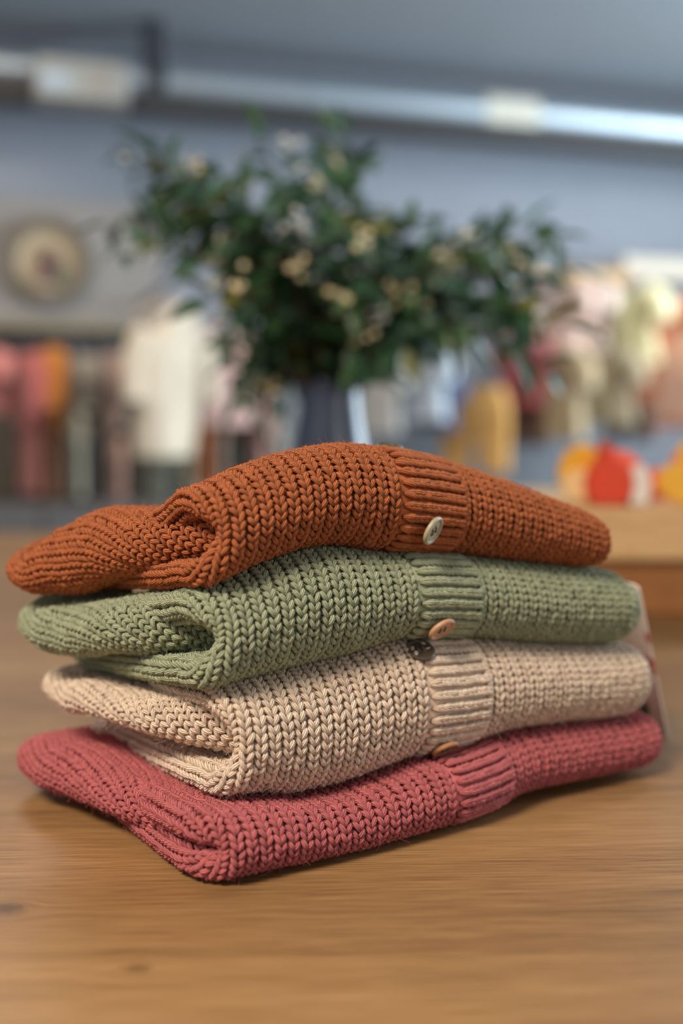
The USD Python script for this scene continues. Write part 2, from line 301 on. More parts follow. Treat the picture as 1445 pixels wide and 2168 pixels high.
def knit_part(name, parts, mat, parent, loc, label=None):
    V, Fa, uv = join(parts)
    return obj(name, (V-np.asarray(loc), Fa), mat, parent, True, uv, label)

def make_button(parent, loc, pos, n, mat, rot, r=.0074, dark=None):
    n = np.array(n, float); n /= np.linalg.norm(n)
    prof = [(0, -.0011), (r*.9, -.0011), (r, -.0003), (r, .0007), (r*.93, .0013), (r*.82, .0012), (r*.74, .0006), (0, .0005)]
    m = lathe(prof, 40); mm = manifold3d.Manifold(manifold3d.Mesh(m.vertices.astype(np.float32), m.faces.astype(np.uint32)))
    for k in range(4):
        a = PI/4 + k*PI/2; mm = mm - manifold3d.Manifold.cylinder(.01, .00085, .00085, 12, True).translate((math.cos(a)*.0021, math.sin(a)*.0021, 0))
    x = np.cross(n, [0, 0, 1.]); x /= np.linalg.norm(x); y = np.cross(n, x)
    co, si = math.cos(rot), math.sin(rot); T = np.eye(4); T[:3, 0] = co*x+si*y; T[:3, 1] = -si*x+co*y; T[:3, 2] = n; T[:3, 3] = np.asarray(pos)-loc
    q = mm.to_mesh(); m = trimesh.Trimesh(q.vert_properties[:, :3], q.tri_verts); m.apply_transform(T)
    b = obj('button', m, mat, parent, 35)
    th = cat_meshes([tube([(-.0021*.7*sx, -.0021*.7, -.001), (-.0021*.7*sx, -.0012, .0011), (-.0021*.7*sx, .0012, .0011), (-.0021*.7*sx, .0021*.7, -.001)], .00038, 6) for sx in (-1, 1)])
    th.apply_transform(T); obj('thread', th, dark, b, True)

def cardigan(label, col_mat, c, buttons, thread):
    loc = O + A*.12 + B*.08 + Z*float(np.min(c['lo'][1]))
    t = thing('folded_cardigan', label, 'cardigan', loc)
    w = Wrap(c); r, a0 = c['roll'], c['a0']; b0, b1 = c['band']
    vtop, vbot = c['vtop'], c['vbot']
    # ---- chunky panel left of the button band
    ncol = int((b0 - a0)/PC); cols = b0 - PC*(np.arange(ncol + 5) + .48)
    U, V = [], []
    for u in cols:
        deep = u < a0 + 1.0*PC
        vs = np.arange(-(.17 if deep else vbot), vtop, PR)
        vs = vs + rng.uniform(-.5, .5)*.0006
        U.append(np.full(len(vs), u)); V.append(vs)
    U, V = np.concatenate(U), np.concatenate(V)
    p, q = stitch_paths(w, U, V, .0023, PR, .0022, length=1.22)
    us = np.linspace(a0 - PI*r - .022, b0 - .0005, 70); vs = np.linspace(-.19, vtop, 150)
    base = sheet(lambda x, y: w.pos(x, y, -.0016), us, vs)
    knit_part('knitted_panel', [base, yarns(p, q)], col_mat, t, loc); hairs = [p]
    # ---- right panel
    cols = np.arange(b1 + PC*.5, c['end'] - .0006, PC*.97)
    U, V = [], []
    for u in cols:
        vs = np.arange(-vbot, vtop, PR) + rng.uniform(-.5, .5)*.0006; U.append(np.full(len(vs), u)); V.append(vs)
    U, V = np.concatenate(U), np.concatenate(V)
    p, q = stitch_paths(w, U, V, .0022, PR, .0021, length=1.2)
    # the end is closed by the sheet running to the tip and the back
    base2 = sheet(lambda x, y: w.pos(x, y, -.0016), np.r_[np.linspace(b1, c['end']-.012, 40), c['end']-.012*(1-np.sin(np.linspace(.05, 1, 16)*PI/2))], np.linspace(-.18, vtop, 130))
    knit_part('knitted_panel', [base2, yarns(p, q)], col_mat, t, loc); hairs.append(p)
    # ---- ribbed button band
    RP = .0054; rb = np.arange(-vbot, vtop, RP); Vb = np.concatenate([np.full(int((b1-b0-.007)/.003), x) for x in rb]); Ub = np.concatenate([b0 + .0040 + .003*np.arange(int((b1-b0-.007)/.003)) + rng.uniform(0, .0008) for x in rb])
    lift = c.get('lift', .0004)
    class Band:
        def pos(s, vv, uu, h): return w.pos(uu, vv, h + lift)
    class Sw:
        def pos(s, uu, vv, h): return w.pos(vv, uu, h + lift)
    p, q = stitch_paths(Sw(), Vb, Ub, .00105, .0042, .0021, jit=.0001, length=1.7, yr=.00150, ridge=0.0)
    ub = np.r_[b0 - .0002, np.linspace(b0+.0004, b1-.0012, 30), b1-.0003]
    hb = np.r_[-.0045, np.full(30, -.0009), -.0035]
    def bandsheet(x, y):
        h = np.interp(x, ub, hb); return w.pos(x, y, h + lift)
    ec = np.arange(-vbot, vtop, .0028)                       # the finished edges of the band
    e2p, e2q = stitch_paths(w, np.full(len(ec), b1-.0028), ec, .0011, .0040, .0022, jit=.0001)
    knit_part('button_band', [sheet(bandsheet, ub, np.linspace(-.18, vtop, 120)), yarns(p, q), yarns(e2p, e2q)], col_mat, t, loc)
    # ---- side fold
    L = Lump(c); sp = L.L; cc0, cc1 = c['cmin'], c['cmax']
    k0, k1 = c['shear']; kf = lambda x: k1 + (k0-k1)*(1-sstep((x-.03)/.08)); fine = np.linspace(0, sp, 400); Kc = np.r_[0, np.cumsum(kf(fine[1:])*np.diff(fine))]
    space = PC*1.03; rows = np.arange(0.0, sp, PR*.93); off = np.interp(rows, fine, Kc); U, V = [], []
    for j in range(int((cc1-cc0+Kc[-1])/space)+3):
        cj = cc0 - Kc[-1] + j*space + off; ok = (cj > cc0) & (cj < cc1); U.append(cj[ok]); V.append(rows[ok])
    U, V = np.concatenate(U), np.concatenate(V)
    p, q = stitch_paths(L, U, V, .0027, PR, .0020, length=1.25, swap=True, phi=np.arctan(kf(V)))
    base = sheet(lambda x, y: L.pos(x, y, -.0016), np.linspace(0, sp, 90), np.linspace(cc0-.02, cc1+.01, 70))
    knit_part('side_fold', [base, yarns(p, q)], col_mat, t, loc); hairs.append(p)
    fuzz(t, loc, np.vstack(hairs), col_mat, 26000)
    for (pos, n, mat, rot) in buttons: make_button(t, loc, pos, n, mat, rot, dark=thread)
    return t
def fuzz(parent, loc, paths, mat, n):
    m = paths.shape[1]; i = rng.integers(0, len(paths), n); j = rng.integers(2, m-2, n); p = paths[i, j]; t = paths[i, j+1]-paths[i, j-1]; t /= np.linalg.norm(t, axis=1)[:, None]
    d = rng.normal(size=(n, 3)); d -= (d*t).sum(1)[:, None]*t; d /= np.linalg.norm(d, axis=1)[:, None]; L = rng.gamma(3, .0005, n)[:, None]
    c = rng.normal(0, .35, (n, 3)); q0 = p + d*YR*.9
    P = np.stack([q0, q0 + L*.35*(d+.4*t), q0 + L*.7*(d+.4*t+c*.6), q0 + L*(.8*d+.4*t+c*1.4)], 1) - np.asarray(loc)
    b = UsdGeom.BasisCurves.Define(stage, path_for('fuzz', parent)); b.CreateTypeAttr('linear'); b.CreateCurveVertexCountsAttr(Vt.IntArray.FromNumpy(np.full(n, 4, np.int32)))
    b.CreatePointsAttr(Vt.Vec3fArray.FromNumpy(P.reshape(-1, 3).astype(np.float32))); b.CreateWidthsAttr(Vt.FloatArray([.00005])); b.SetWidthsInterpolation('constant')
    UsdShade.MaterialBindingAPI.Apply(b.GetPrim()).Bind(mat); tag(b.GetPrim(), kind='stuff')
def fpos(a, b, z): return O + A*a + B*b + Z*z
K = [0, .02, .045, .07, .095, .11, .14, .17, .2, .235, .27, .3]
c_or = dict(lo=([-.01, .009, .0206, .0325, .0447, .0572, .0699, .083, .0965, .1103, .139, .17, .2018, .236, .26], np.array([.124, .1275, .1315, .136, .1395, .142, .143, .1415, .139, .1378, .1353, .1308, .1263, .1222, .121])),
            hi=([-.03, -.006, .0094, .0328, .0573, .083, .1101, .1387, .169, .2011, .2354, .26], np.array([.165, .1685, .172, .1805, .1865, .1893, .1864, .181, .1725, .1622, .15, .143])),
            bf=([0, .3], [0, 0]), da=.009, end=.2465, er=.016, a0=.006, roll=.0048, lip=.25, fade=.75, slt=.32, slb=.13, band=(.1010, .1435), vtop=.16, vbot=.045,
            spine=[(.020, .010, .1390, .1600), (.008, .030, .1375, .1585), (-.006, .058, .131, .1570), (-.018, .09, .1222, .1572), (-.031, .12, .1130, .1465), (-.040, .138, .113, .1310), (-.040, .156, .115, .130), (-.025, .172, .118, .135), (.01, .185, .12, .14)], rise=-.08, shear=(.85, .22), cmin=-.035, cmax=.085)
c_gr = dict(lo=([-.01, .0086, .0155, .0322, .057, .0831, .1105, .1248, .1395, .17, .2026, .237, .2661, .28], np.array([.081, .0815, .0827, .085, .0874, .0897, .0938, .0935, .092, .0884, .0831, .079, .0771, .077])),
            hi=([-.01, .009, .0206, .0325, .0447, .0572, .0699, .083, .0965, .1103, .139, .17, .2018, .236, .26, .28], np.array([.124, .1275, .1315, .136, .1395, .142, .143, .1415, .139, .1378, .1353, .1308, .1263, .1222, .117, .112])-.0018),
            bf=([0, .3], [0, 0]), da=.009, end=.2695, er=.016, a0=.006, roll=.0055, lip=.25, slt=.17, slb=.13, band=(.1115, .1540), vtop=.10, vbot=.045,
            spine=[(.030, .030, .0975, .106), (.014, .042, .0955, .1095), (-.005, .06, .0895, .1165), (-.018, .09, .0870, .1115), (-.027, .12, .0810, .1060), (-.0345, .136, .082, .1040), (-.0345, .155, .086, .102), (-.022, .172, .088, .105), (.01, .185, .09, .11)], rise=.0, shear=(.85, .22), cmin=-.035, cmax=.06)
c_be = dict(lo=([-.01, .0151, .0319, .0517, .0698, .0968, .1194, .14, .1552, .1869, .2205, .2562, .2785, .29], np.array([.036, .0314, .0302, .0268, .0268, .0299, .0333, .0337, .0351, .0379, .037, .0346, .037, .038])),
            hi=([-.01, .0086, .0155, .0322, .057, .0831, .1105, .1248, .1395, .17, .2026, .237, .2661, .29], np.array([.081, .0815, .0827, .085, .0874, .0897, .0938, .0935, .092, .0884, .0831, .079, .0765, .073])-.0018),
            bf=([0, .3], [0, 0]), da=.009, end=.280, er=.017, a0=.0145, roll=.0052, slt=.10, slb=.07, band=(.1180, .1590), vtop=.10, vbot=.045,
            spine=[(.026, .010, .0470, .0760), (.010, .032, .0490, .0715), (-.004, .06, .0515, .0675), (-.012, .09, .0525, .0655), (-.019, .112, .0530, .0670), (-.022, .128, .0505, .0650), (-.022, .148, .052, .063), (-.018, .168, .052, .063), (.01, .182, .053, .063)], rise=-.02, shear=(.95, .22), cmin=-.03, cmax=.06)
c_pk = dict(lo=([-.01, .02, .07, .111, .1374, .1557, .181, .204, .2389, .30], np.array([.002, .0018, .0018, .0018, .0018, .0022, .0045, .005, .0045, .004])),
            hi=([-.01, .0151, .0319, .0517, .0698, .0968, .1194, .14, .1552, .1869, .2205, .2562, .2785, .30], np.array([.034, .0314, .0302, .0268, .0268, .0299, .0333, .0337, .0351, .0379, .037, .0346, .036, .034])-.0018),
            bf=([0, .05, .11, .15, .19, .3], [-.014, -.014, -.013, -.009, -.001, 0]), da=.012, end=.2890, er=.015, a0=-.003, roll=.0056, slt=.07, slb=.0, band=(.1265, .1695), vtop=.10, vbot=.045,
            spine=[(.014, -.002, .0125, .0270), (.002, .020, .0095, .0275), (-.010, .05, .0090, .0270), (-.019, .08, .0090, .0285), (-.028, .115, .0085, .0315), (-.0355, .136, .0090, .0305), (-.036, .156, .010, .029), (-.028, .174, .012, .027), (.01, .188, .012, .025)], rise=-.05, shear=(.95, .22), cmin=-.035, cmax=.06)
horn = plain('button_horn_grey', srgb(146, 138, 116), .5, .1, 200, 0, .12); tanb = plain('button_wood_tan', srgb(164, 126, 96), .55, .1, 200, 0, .12); brnb = plain('button_wood_brown', srgb(150, 108, 72), .55, .1, 200, 0, .12)
drk = plain('button_dark', srgb(66, 56, 46), .5, .1, 200, 0, .12)
thr = plain('button_thread_dark', srgb(96, 86, 70), .9)
w_or, w_gr, w_be, w_pk = wool('wool_rust', srgb(186, 108, 66)), wool('wool_sage', srgb(172, 181, 150)), wool('wool_cream', srgb(243, 220, 198)), wool('wool_rose', srgb(200, 110, 113))
cardigan('rose pink chunky knit cardigan folded at the bottom of the stack', w_pk, c_pk, [], thr)
cardigan('cream knit cardigan folded between the sage green and rose pink ones', w_be, c_be, [(fpos(.133, .006, .0375), (.35, -.45, -.8), brnb, .4), (fpos(.1200, .0095, .0880), (.2, -.5, .85), drk, .2)], thr)
cardigan('sage green chunky knit cardigan folded under the rust orange one', w_gr, c_gr, [(fpos(.1262, .0005, .0995), (.50, -.52, -.70), tanb, .3)], thr)
cardigan('rust orange chunky knit cardigan folded on top of the stack', w_or, c_or, [(fpos(.1175, -.0035, .1485), (.80, -.44, -.42), horn, .5), (fpos(.118, .035, .1875), (.05, -.15, .98), drk, .2)], thr)
# ------------------------------------------------------------------ card tag standing behind the right end of the stack
card_a = on_plane(1414, 1562, Z, [0, 0, TABLE + .0006])                 # near lower corner on the table
cbb = float((card_a - O) @ B); card_b = on_plane(1352, 1238, B, O + B*.025)   # near upper corner, leaning towards the stack
cn = np.cross(card_b - card_a, B); cn /= np.linalg.norm(cn); up = card_b - card_a
cb = card_a.copy(); c6 = np.array([0*B, up*.98, up + B*.004, up + B*.052, up*.96 + B*.056, B*.056])
cm = trimesh.convex.convex_hull(np.vstack([c6 + cn*.0005, c6 - cn*.0005]))
if cm.volume < 0: cm.invert()
card_mat = M('printed_card', {'g': ('geometry', {}), 'v': ('voronoi_texture', {'scale': 48}), 'v2': ('voronoi_texture', {'scale': 31}),
    'r1': ('rgb_ramp', {'ramp': [(.0, (1, 1, 1)), (.30, (1, 1, 1)), (.36, (0, 0, 0)), (1, (0, 0, 0))]}), 'r2': ('rgb_ramp', {'ramp': [(.0, (1, 1, 1)), (.18, (1, 1, 1)), (.22, (0, 0, 0)), (1, (0, 0, 0))]}),
    'm1': ('mix_color', {'a': srgb(228, 212, 202), 'b': srgb(186, 112, 102)}), 'm2': ('mix_color', {'b': srgb(66, 96, 66)}), 'p': ('principled_bsdf', {'roughness': .45})},
    [('g.position', 'v.vector'), ('g.position', 'v2.vector'), ('v.distance', 'r1.fac'), ('v2.distance', 'r2.fac'), ('r1.color', 'm1.fac'), ('m1.result', 'm2.a'), ('r2.color', 'm2.fac'), ('m2.result', 'p.base_color')])
obj('gift_card', cm, card_mat, label='pale floral printed card standing upright at the far right end of the cardigan stack', cat='card').GetAttribute('points')
g = stage.GetPrimAtPath('/World/gift_card'); UsdGeom.Xformable(g).AddTranslateOp().Set(Gf.Vec3d(*map(float, cb)))
# ------------------------------------------------------------------ wooden riser and toys
pale_wood = wood('riser_wood_pale', (srgb(168, 128, 84), srgb(198, 160, 112), srgb(216, 184, 138)), .6, 3, .5)
brown_wood = wood('riser_wood_brown', (srgb(110, 68, 28), srgb(140, 90, 42), srgb(158, 106, 56)), .6, 3, .55)
rs = thing('wooden_riser', 'wooden display riser with pale top board and darker base behind the stack', 'riser', (.47, 1.36, TABLE))
obj('top_board', rbox(-.26, .26, -.2, .17, .058, .113, .004), pale_wood, rs)
obj('base', rbox(-.25, .25, -.188, .16, .0005, .057, .003), brown_wood, rs)
RZ = TABLE + .1135
red, lred = plain('toy_red', srgb(206, 62, 28), .45, 0, 40, 0, .04), plain('toy_coral', srgb(226, 100, 78), .45, 0, 40, 0, .04)
whit, yel, crm = plain('toy_white', srgb(222, 216, 208), .5, 0, 40, 0, .03), plain('toy_yellow', srgb(226, 170, 50), .45, 0, 40, 0, .05), plain('toy_cream', srgb(232, 204, 150), .5, 0, 40, 0, .04)
def ell(cx, cz, rx, rz, n=48): return Polygon([(cx+rx*math.cos(t), cz+rz*math.sin(t)) for t in np.linspace(0, 2*PI, n, endpoint=False)])
def place_toy(name, label, px, y):
    x = float(at(px, 1065, y)[0]); return thing(name, label, 'toy', (x, y, RZ))
def part(t, name, poly, mat, y0, th, label=None):
    m = slab(poly, th, .003); m.apply_translation((0, y0, 0)); return obj(name, m, mat, t, 30, label=label)
above = Polygon([(-1, 0), (1, 0), (1, 1), (-1, 1)])
t = place_toy('toy_fox', 'coral and red wooden fox figure with white tail tip on the riser', 1285, 1.2)
part(t, 'body', ell(.012, .020, .033, .037).intersection(above), lred, .016, .018)
hd = ell(0, .022, .0245, .026).union(Polygon([(-.016, .036), (-.004, .061), (.008, .046)])).intersection(above)
part(t, 'head', hd, red, -.006, .022, 'deep red head')
part(t, 'ear', Polygon([(-.012, .046), (-.005, .068), (.007, .062), (.008, .046)]), plain('toy_ear', srgb(190, 84, 54), .5), .012, .012)
part(t, 'tail_tip', ell(.031, .018, .012, .024).intersection(above), whit, -.004, .02, 'white tail tip')
t = place_toy('toy_chick', 'yellow wooden chick figure with cream belly left of the red fox', 1232, 1.25)
part(t, 'body', ell(0, .031, .026, .031).intersection(above), yel, .004, .02); part(t, 'belly', ell(-.003, .018, .021, .018).intersection(above), crm, -.0085, .012, 'cream belly'); part(t, 'beak', Polygon([(.022, .036), (.036, .031), (.022, .027)]), lred, .004, .008)
t = place_toy('toy_crab', 'small coral wooden crab figure right of the white fox tail', 1392, 1.27)
part(t, 'body', ell(0, .018, .028, .017).intersection(above), lred, 0, .02)
for sx in (-1, 1): part(t, 'claw', ell(sx*.026, .028, .008, .007), red, -.003, .012)
t = place_toy('toy_duck', 'yellow wooden duck figure at the right edge of the picture', 1452, 1.19)
part(t, 'body', ell(.004, .024, .034, .024).intersection(above), yel, 0, .022); part(t, 'head', ell(.006, .052, .017, .016), yel, 0, .02); part(t, 'wing', ell(.0, .024, .018, .013), crm, -.012, .006, 'cream wing'); part(t, 'bill', Polygon([(-.008, .054), (-.022, .049), (-.008, .046)]), lred, 0, .01)
# ------------------------------------------------------------------ vase and branches
VY = 1.30; vb = at(700, 900, VY); vase_loc = (float(vb[0]), VY, TABLE)
vase_mat = plain('vase_glaze_slate', srgb(44, 53, 74), .22, .05, 30, 0, .15)
prof = [(0, 0), (.040, 0), (.044, .004), (.047, .03), (.047, .10), (.043, .17), (.036, .21), (.034, .232), (.037, .243), (.034, .244), (.030, .232), (.032, .21), (.038, .17), (.042, .1), (.041, .03), (0, .012)]
obj('vase', lathe(prof, 48), vase_mat, smooth=40, label='slate blue glazed vase holding the leafy branches behind the stack', cat='vase')
UsdGeom.Xformable(stage.GetPrimAtPath('/World/vase')).AddTranslateOp().Set(Gf.Vec3d(*vase_loc))
def leaf_mat(name, col):
    return M(name, {'g': ('geometry', {}), 'n': ('noise_texture', {'scale': 30}), 'r': ('rgb_ramp', {'ramp': [(.3, tuple(np.array(col)*.75)), (.7, tuple(np.array(col)*1.2))]}), 'p': ('principled_bsdf', {'roughness': .38, 'specular_ior_level': .5}), 't': ('translucent_bsdf', {}), 'mx': ('mix_closure', {'fac': .18})},
             [('g.position', 'n.vector'), ('n.fac', 'r.fac'), ('r.color', 'p.base_color'), ('r.color', 't.color'), ('p.BSDF', 'mx.closure1'), ('t.BSDF', 'mx.closure2')], 'mx.closure')
leafs = [leaf_mat('leaf_deep', srgb(44, 76, 50)), leaf_mat('leaf_green', srgb(62, 96, 58)), leaf_mat('leaf_blue_green', srgb(70, 104, 84)), leaf_mat('leaf_olive', srgb(104, 104, 48))]
stem_mat = plain('stem_brown', srgb(84, 70, 46), .7); blos = plain('blossom_cream', srgb(214, 200, 160), .7, 0, 80, 0, .1); blos2 = plain('blossom_white', srgb(200, 204, 200), .7, 0, 80, 0, .1)
plant = thing('leafy_branches', 'bunch of dark green leafy branches with cream blossoms standing in the vase', 'plant', (vase_loc[0], VY, TABLE+.2))
PL = np.array([vase_loc[0], VY, TABLE+.2])
targets = [(265, 335), (330, 330), (350, 400), (225, 475), (262, 520), (395, 360), (470, 375), (548, 300), (600, 400), (640, 330), (728, 275), (765, 340), (690, 390), (800, 500), (890, 470), (950, 520), (1030, 525), (1140, 480), (1195, 500), (1210, 575), (1150, 590), (1090, 640), (1195, 690), (1165, 790), (1080, 730), (985, 640), (470, 480), (400, 555), (350, 480), (440, 640), (470, 710), (490, 770), (505, 860), (560, 880), (620, 760), (560, 560), (620, 520), (680, 600), (760, 620), (840, 600), (900, 660), (860, 740), (780, 770), (960, 740), (1040, 560), (1120, 550), (1060, 690), (920, 600), (870, 690), (1000, 690), (1130, 640), (540, 830), (520, 790), (600, 840), (520, 620), (600, 660), (700, 700), (380, 440), (540, 470), (740, 480), (810, 560), (1010, 590), (930, 570), (660, 760)]
leaf_list = []
def leaf(p, d, nrm, L, Wd):
    d = d/np.linalg.norm(d); x = np.cross(d, nrm); x /= np.linalg.norm(x)+1e-9; n = np.cross(x, d)
    t = np.array([0, .18, .42, .68, .88, 1.0]); w = np.array([.06, .66, 1.0, .82, .42, .02])*Wd/2; drop = -.25*L*t**2
    c = p + d*(t*L)[:, None] + n*drop[:, None]
    V = np.concatenate([c - x*w[:, None] + n*(w*.35)[:, None], c, c + x*w[:, None] + n*(w*.35)[:, None]])
    i = np.arange(5); f = np.vstack([np.stack([i, i+6, i+7], 1), np.stack([i, i+7, i+1], 1), np.stack([i+6, i+12, i+13], 1), np.stack([i+6, i+13, i+7], 1)])
    return V, f
stems = []
for bi, (px, py) in enumerate(targets):
    y = VY + rng.uniform(-.13, .16); tip = at(px, py, y) - PL; base = np.array([rng.uniform(-.018, .018), rng.uniform(-.018, .018), -.05])
    L = np.linalg.norm(tip); up = np.array([0, 0, .10 + .35*L]) + np.array([tip[0]*.25, tip[1]*.25, 0])
    tt = np.linspace(0, 1, 14)[:, None]; P = (1-tt)**2*base + 2*tt*(1-tt)*up + tt**2*tip
    b = obj('branch', tube(P, np.linspace(.0022, .0007, 14), 6), stem_mat, plant, True); stems.append(b)
    n = int(10 + L*58)
    for k in range(n):
        q = .22 + .78*(k+.7)/n if L > .2 else .45 + .55*(k+.7)/n
        j = min(int(q*13), 12); f_ = q*13 - j; p = P[j]*(1-f_)+P[j+1]*f_; T = P[j+1]-P[j]; T /= np.linalg.norm(T)
        sd = np.cross(T, rng.normal(size=3)); sd /= np.linalg.norm(sd); d = T*rng.uniform(.35, .8) + sd*(1 if k < n-1 else .2)
        nr = np.array([rng.normal(0, .4), -.5 + rng.normal(0, .4), .8])
        leaf_list.append((leaf(p, d, nr, rng.uniform(.032, .054), rng.uniform(.015, .023)), int(rng.choice(4, p=[.45, .3, .17, .08])), b, p[1]))
    if bi % 5 != 1:
        for k in range(1):
            q = rng.uniform(.6, .98); j = int(q*13); c = P[j] + rng.normal(0, .012, 3) + np.array([0, -.035, .004])
            ms = []
            for _ in range(5):
                s_ = trimesh.creation.icosphere(1, rng.uniform(.0028, .0045)); s_.apply_translation(c + rng.normal(0, .0055, 3)); ms.append(s_)
            obj('blossom', cat_meshes(ms), blos if rng.random() < .6 else blos2, b, True, label='cream blossom cluster' if k == 0 else None)
leaf_list.sort(key=lambda x: x[3]); rest = {}
for i, (lf, mi, b, _) in enumerate(leaf_list):
    if i < 300: obj('leaf', lf, leafs[mi], b, True)
    else: rest.setdefault(mi, []).append(lf)
for mi, ls in rest.items():
    o, V, Fa = 0, [], []
    for v, f in ls: V.append(v); Fa.append(f+o); o += len(v)
    obj('foliage', (np.vstack(V), np.vstack(Fa)), leafs[mi], plant, True, kind='stuff')
# ------------------------------------------------------------------ duct, bracket, box, wall pieces
metal = plain('galvanised_metal', srgb(176, 186, 194), .42, .1, 60, .85, .06)
T_D = .30
def line_px(pts, t): return [W(wall_px(x, y, t)[0], t, wall_px(x, y, t)[1]) for x, y in pts]
s0, z0 = wall_px(0, 152, T_D); s1, z1 = wall_px(1445, 268, T_D); zd = (z0+z1)/2
dct = thing('ceiling_duct', 'long shiny galvanised round duct under the ceiling along the back wall', 'duct', W(0, T_D, zd), ROT)
R_D = .058
obj('pipe', cyl((-1.85, 0, 0), (3.9, 0, 0), R_D, 48), metal, dct, 30)
for s in (-1.2, 1.0, 2.2, 3.2): obj('joint_ring', cyl((s-.02, 0, 0), (s+.02, 0, 0), R_D+.004, 48), metal, dct, 30)
sl, _ = wall_px(1060, 220, T_D-.05)
obj('sticker', lathe([(R_D+.0015, -.10), (R_D+.002, -.10), (R_D+.002, .10), (R_D+.0015, .10)], 48).apply_transform(trimesh.transformations.translation_matrix((sl, 0, 0)) @ trimesh.transformations.rotation_matrix(PI/2, (0, 1, 0))), plain('paper_tape', srgb(226, 220, 204), .7), dct, 30, label='cream paper tape wrapped round the duct')
dkm = plain('dark_metal', srgb(52, 54, 62), .5)
obj('support_rail', rbox(-1.85, 3.9, -.05, .05, -R_D-.045, -R_D+.012, .004), plain('support_rail_dark', srgb(58, 56, 56), .6), dct, label='dark strip added for the shade under the duct')  # dark strip added in place of the shade along the duct underside
sb, zb = wall_px(325, 150, T_D)
br = thing('duct_bracket', 'dark metal hanger bracket clamping the duct right of the white box', 'bracket', W(sb, T_D, zd), ROT)
obj('clamp', cyl((-.028, 0, 0), (.028, 0, 0), R_D+.008, 40), dkm, br, 30); obj('hanger_plate', rbox(-.028, .028, -.03, .03, R_D, CEIL-zd-.001, .004), dkm, br)
# white box
bx0, bz1 = wall_px(72, 118, .5); bx1, bz0 = wall_px(272, 222, .5)
wb = thing('white_box', 'pale white rectangular box unit fixed in front of the duct at upper left', 'box', W((bx0+bx1)/2, .46, (bz0+bz1)/2), ROT)
wpl = plain('white_plastic', srgb(146, 145, 140), .5, 0, 20, 0, .02); hw, hh = (bx1-bx0)/2, (bz1-bz0)/2
obj('housing', rbox(-hw, hw, -.06, .09, -hh, hh, .01), wpl, wb, 30)
obj('display_panel', rbox(-hw+.015, -hw+.10, -.064, -.058, -hh+.02, hh*.25, .002), plain('panel_blue', srgb(150, 164, 176), .5), wb); obj('label_plate', rbox(hw*.28, hw*.46, -.064, -.058, -hh*.4, hh*.2, .002), plain('panel_tan', srgb(146, 128, 112), .6), wb)
# pale wall panel at left, shelf, dark niche
psx, psz1 = wall_px(345, 432, .03); _, psz0 = wall_px(100, 692, .03)
obj('trim_1', wbox(-1.6, psx, 0.001, .03, psz0, psz1), painted('panel_paint_warm', srgb(148, 144, 141)), kind='structure')
sh = thing('wall_shelf', 'olive brown wall shelf above the left row of children clothes', 'shelf', W(-.35, .15, psz0-.03), ROT)
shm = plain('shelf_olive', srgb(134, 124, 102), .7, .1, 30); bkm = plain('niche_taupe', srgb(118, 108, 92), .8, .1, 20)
obj('shelf_board', rbox(-1.2, psx+.35, -.15, .148, 0, .03, .003), shm, sh)
obj('back_panel', rbox(-1.2, psx+.35, .12, .148, -.60, -.001, .002), bkm, sh)
obj('trim_2', wbox(psx+.62, 3.98, .001, .02, 0, .98), painted('wainscot_grey', srgb(112, 116, 122)), kind='structure')  # added grey panel: its darker paint stands for less window light on the wall
# low cabinet under the left clothes
_, lz = wall_px(100, 1068, .55)
lc = thing('low_cabinet', 'dark grey low cabinet under the left row of clothes', 'cabinet', W(-.45, .33, 0), ROT)
cab = plain('cabinet_grey', srgb(84, 82, 82), .6)
obj('body', rbox(-1.1, 1.1, -.27, .27, 0, lz, .004), cab, lc)
for k in range(4):
    x = -1.1+.55*k; d_ = obj('door', rbox(x+.006, x+.544, -.288, -.271, .04, lz-.02, .004), cab, lc); obj('handle', rbox(x+.25, x+.30, -.3, -.288, lz-.09, lz-.075, .003), metal, d_)
# round wall hanging
rs_, rz_ = wall_px(101, 552, .05)
rh = thing('round_wall_hanging', 'round brown rimmed woven wall hanging with cream centre and rainbow arches', 'wall hanging', W(rs_, .055, rz_), ROT)
def annulus(r0, r1, y0, y1, n=64):
    m = lathe([(r0, y0), (r1, y0), (r1, y1), (r0, y1), (r0, y0)], n) if r0 > 0 else lathe([(0, y0), (r1, y0), (r1, y1), (0, y1)], n); m.apply_transform(trimesh.transformations.rotation_matrix(PI/2, (1, 0, 0))); return m
kpx = 3.75/F
obj('rim', annulus(66*kpx, 88*kpx, -.018, .03), fabric('rattan_brown', srgb(110, 98, 82), 300), rh, 30); obj('backing_disc', annulus(0, 67*kpx, -.015, .008), fabric('woven_cream', srgb(188, 172, 146), 300), rh, 30)
def arch(r0, r1):
    a = np.linspace(0, PI, 24); pts = [(r1*math.cos(t)*kpx, r1*math.sin(t)*kpx) for t in a] + [(-r1*kpx, -48*kpx), (-r0*kpx, -48*kpx)] + [(-r0*math.cos(t)*kpx, r0*math.sin(t)*kpx) for t in a] + [(r0*kpx, -48*kpx), (r1*kpx, -48*kpx)]
    return Polygon(pts).buffer(0)
for r0, r1, c, nm in ((27, 36, srgb(170, 150, 112), 'tan'), (16, 26, srgb(140, 112, 98), 'clay'), (2, 15, srgb(112, 82, 84), 'plum')):
    m = slab(arch(r0, r1), .012, .002); m.apply_translation((0, -.012, 0)); obj('arch', m, fabric('yarn_' + nm, c, 300), rh, 30)
m = slab(Polygon([(14*kpx, -50*kpx), (36*kpx, -48*kpx), (40*kpx, -20*kpx), (26*kpx, 0), (16*kpx, -20*kpx)]), .014, .002); m.apply_translation((0, -.018, 0)); obj('leaf_applique', m, fabric('yarn_green', srgb(104, 112, 92), 300), rh, 30)
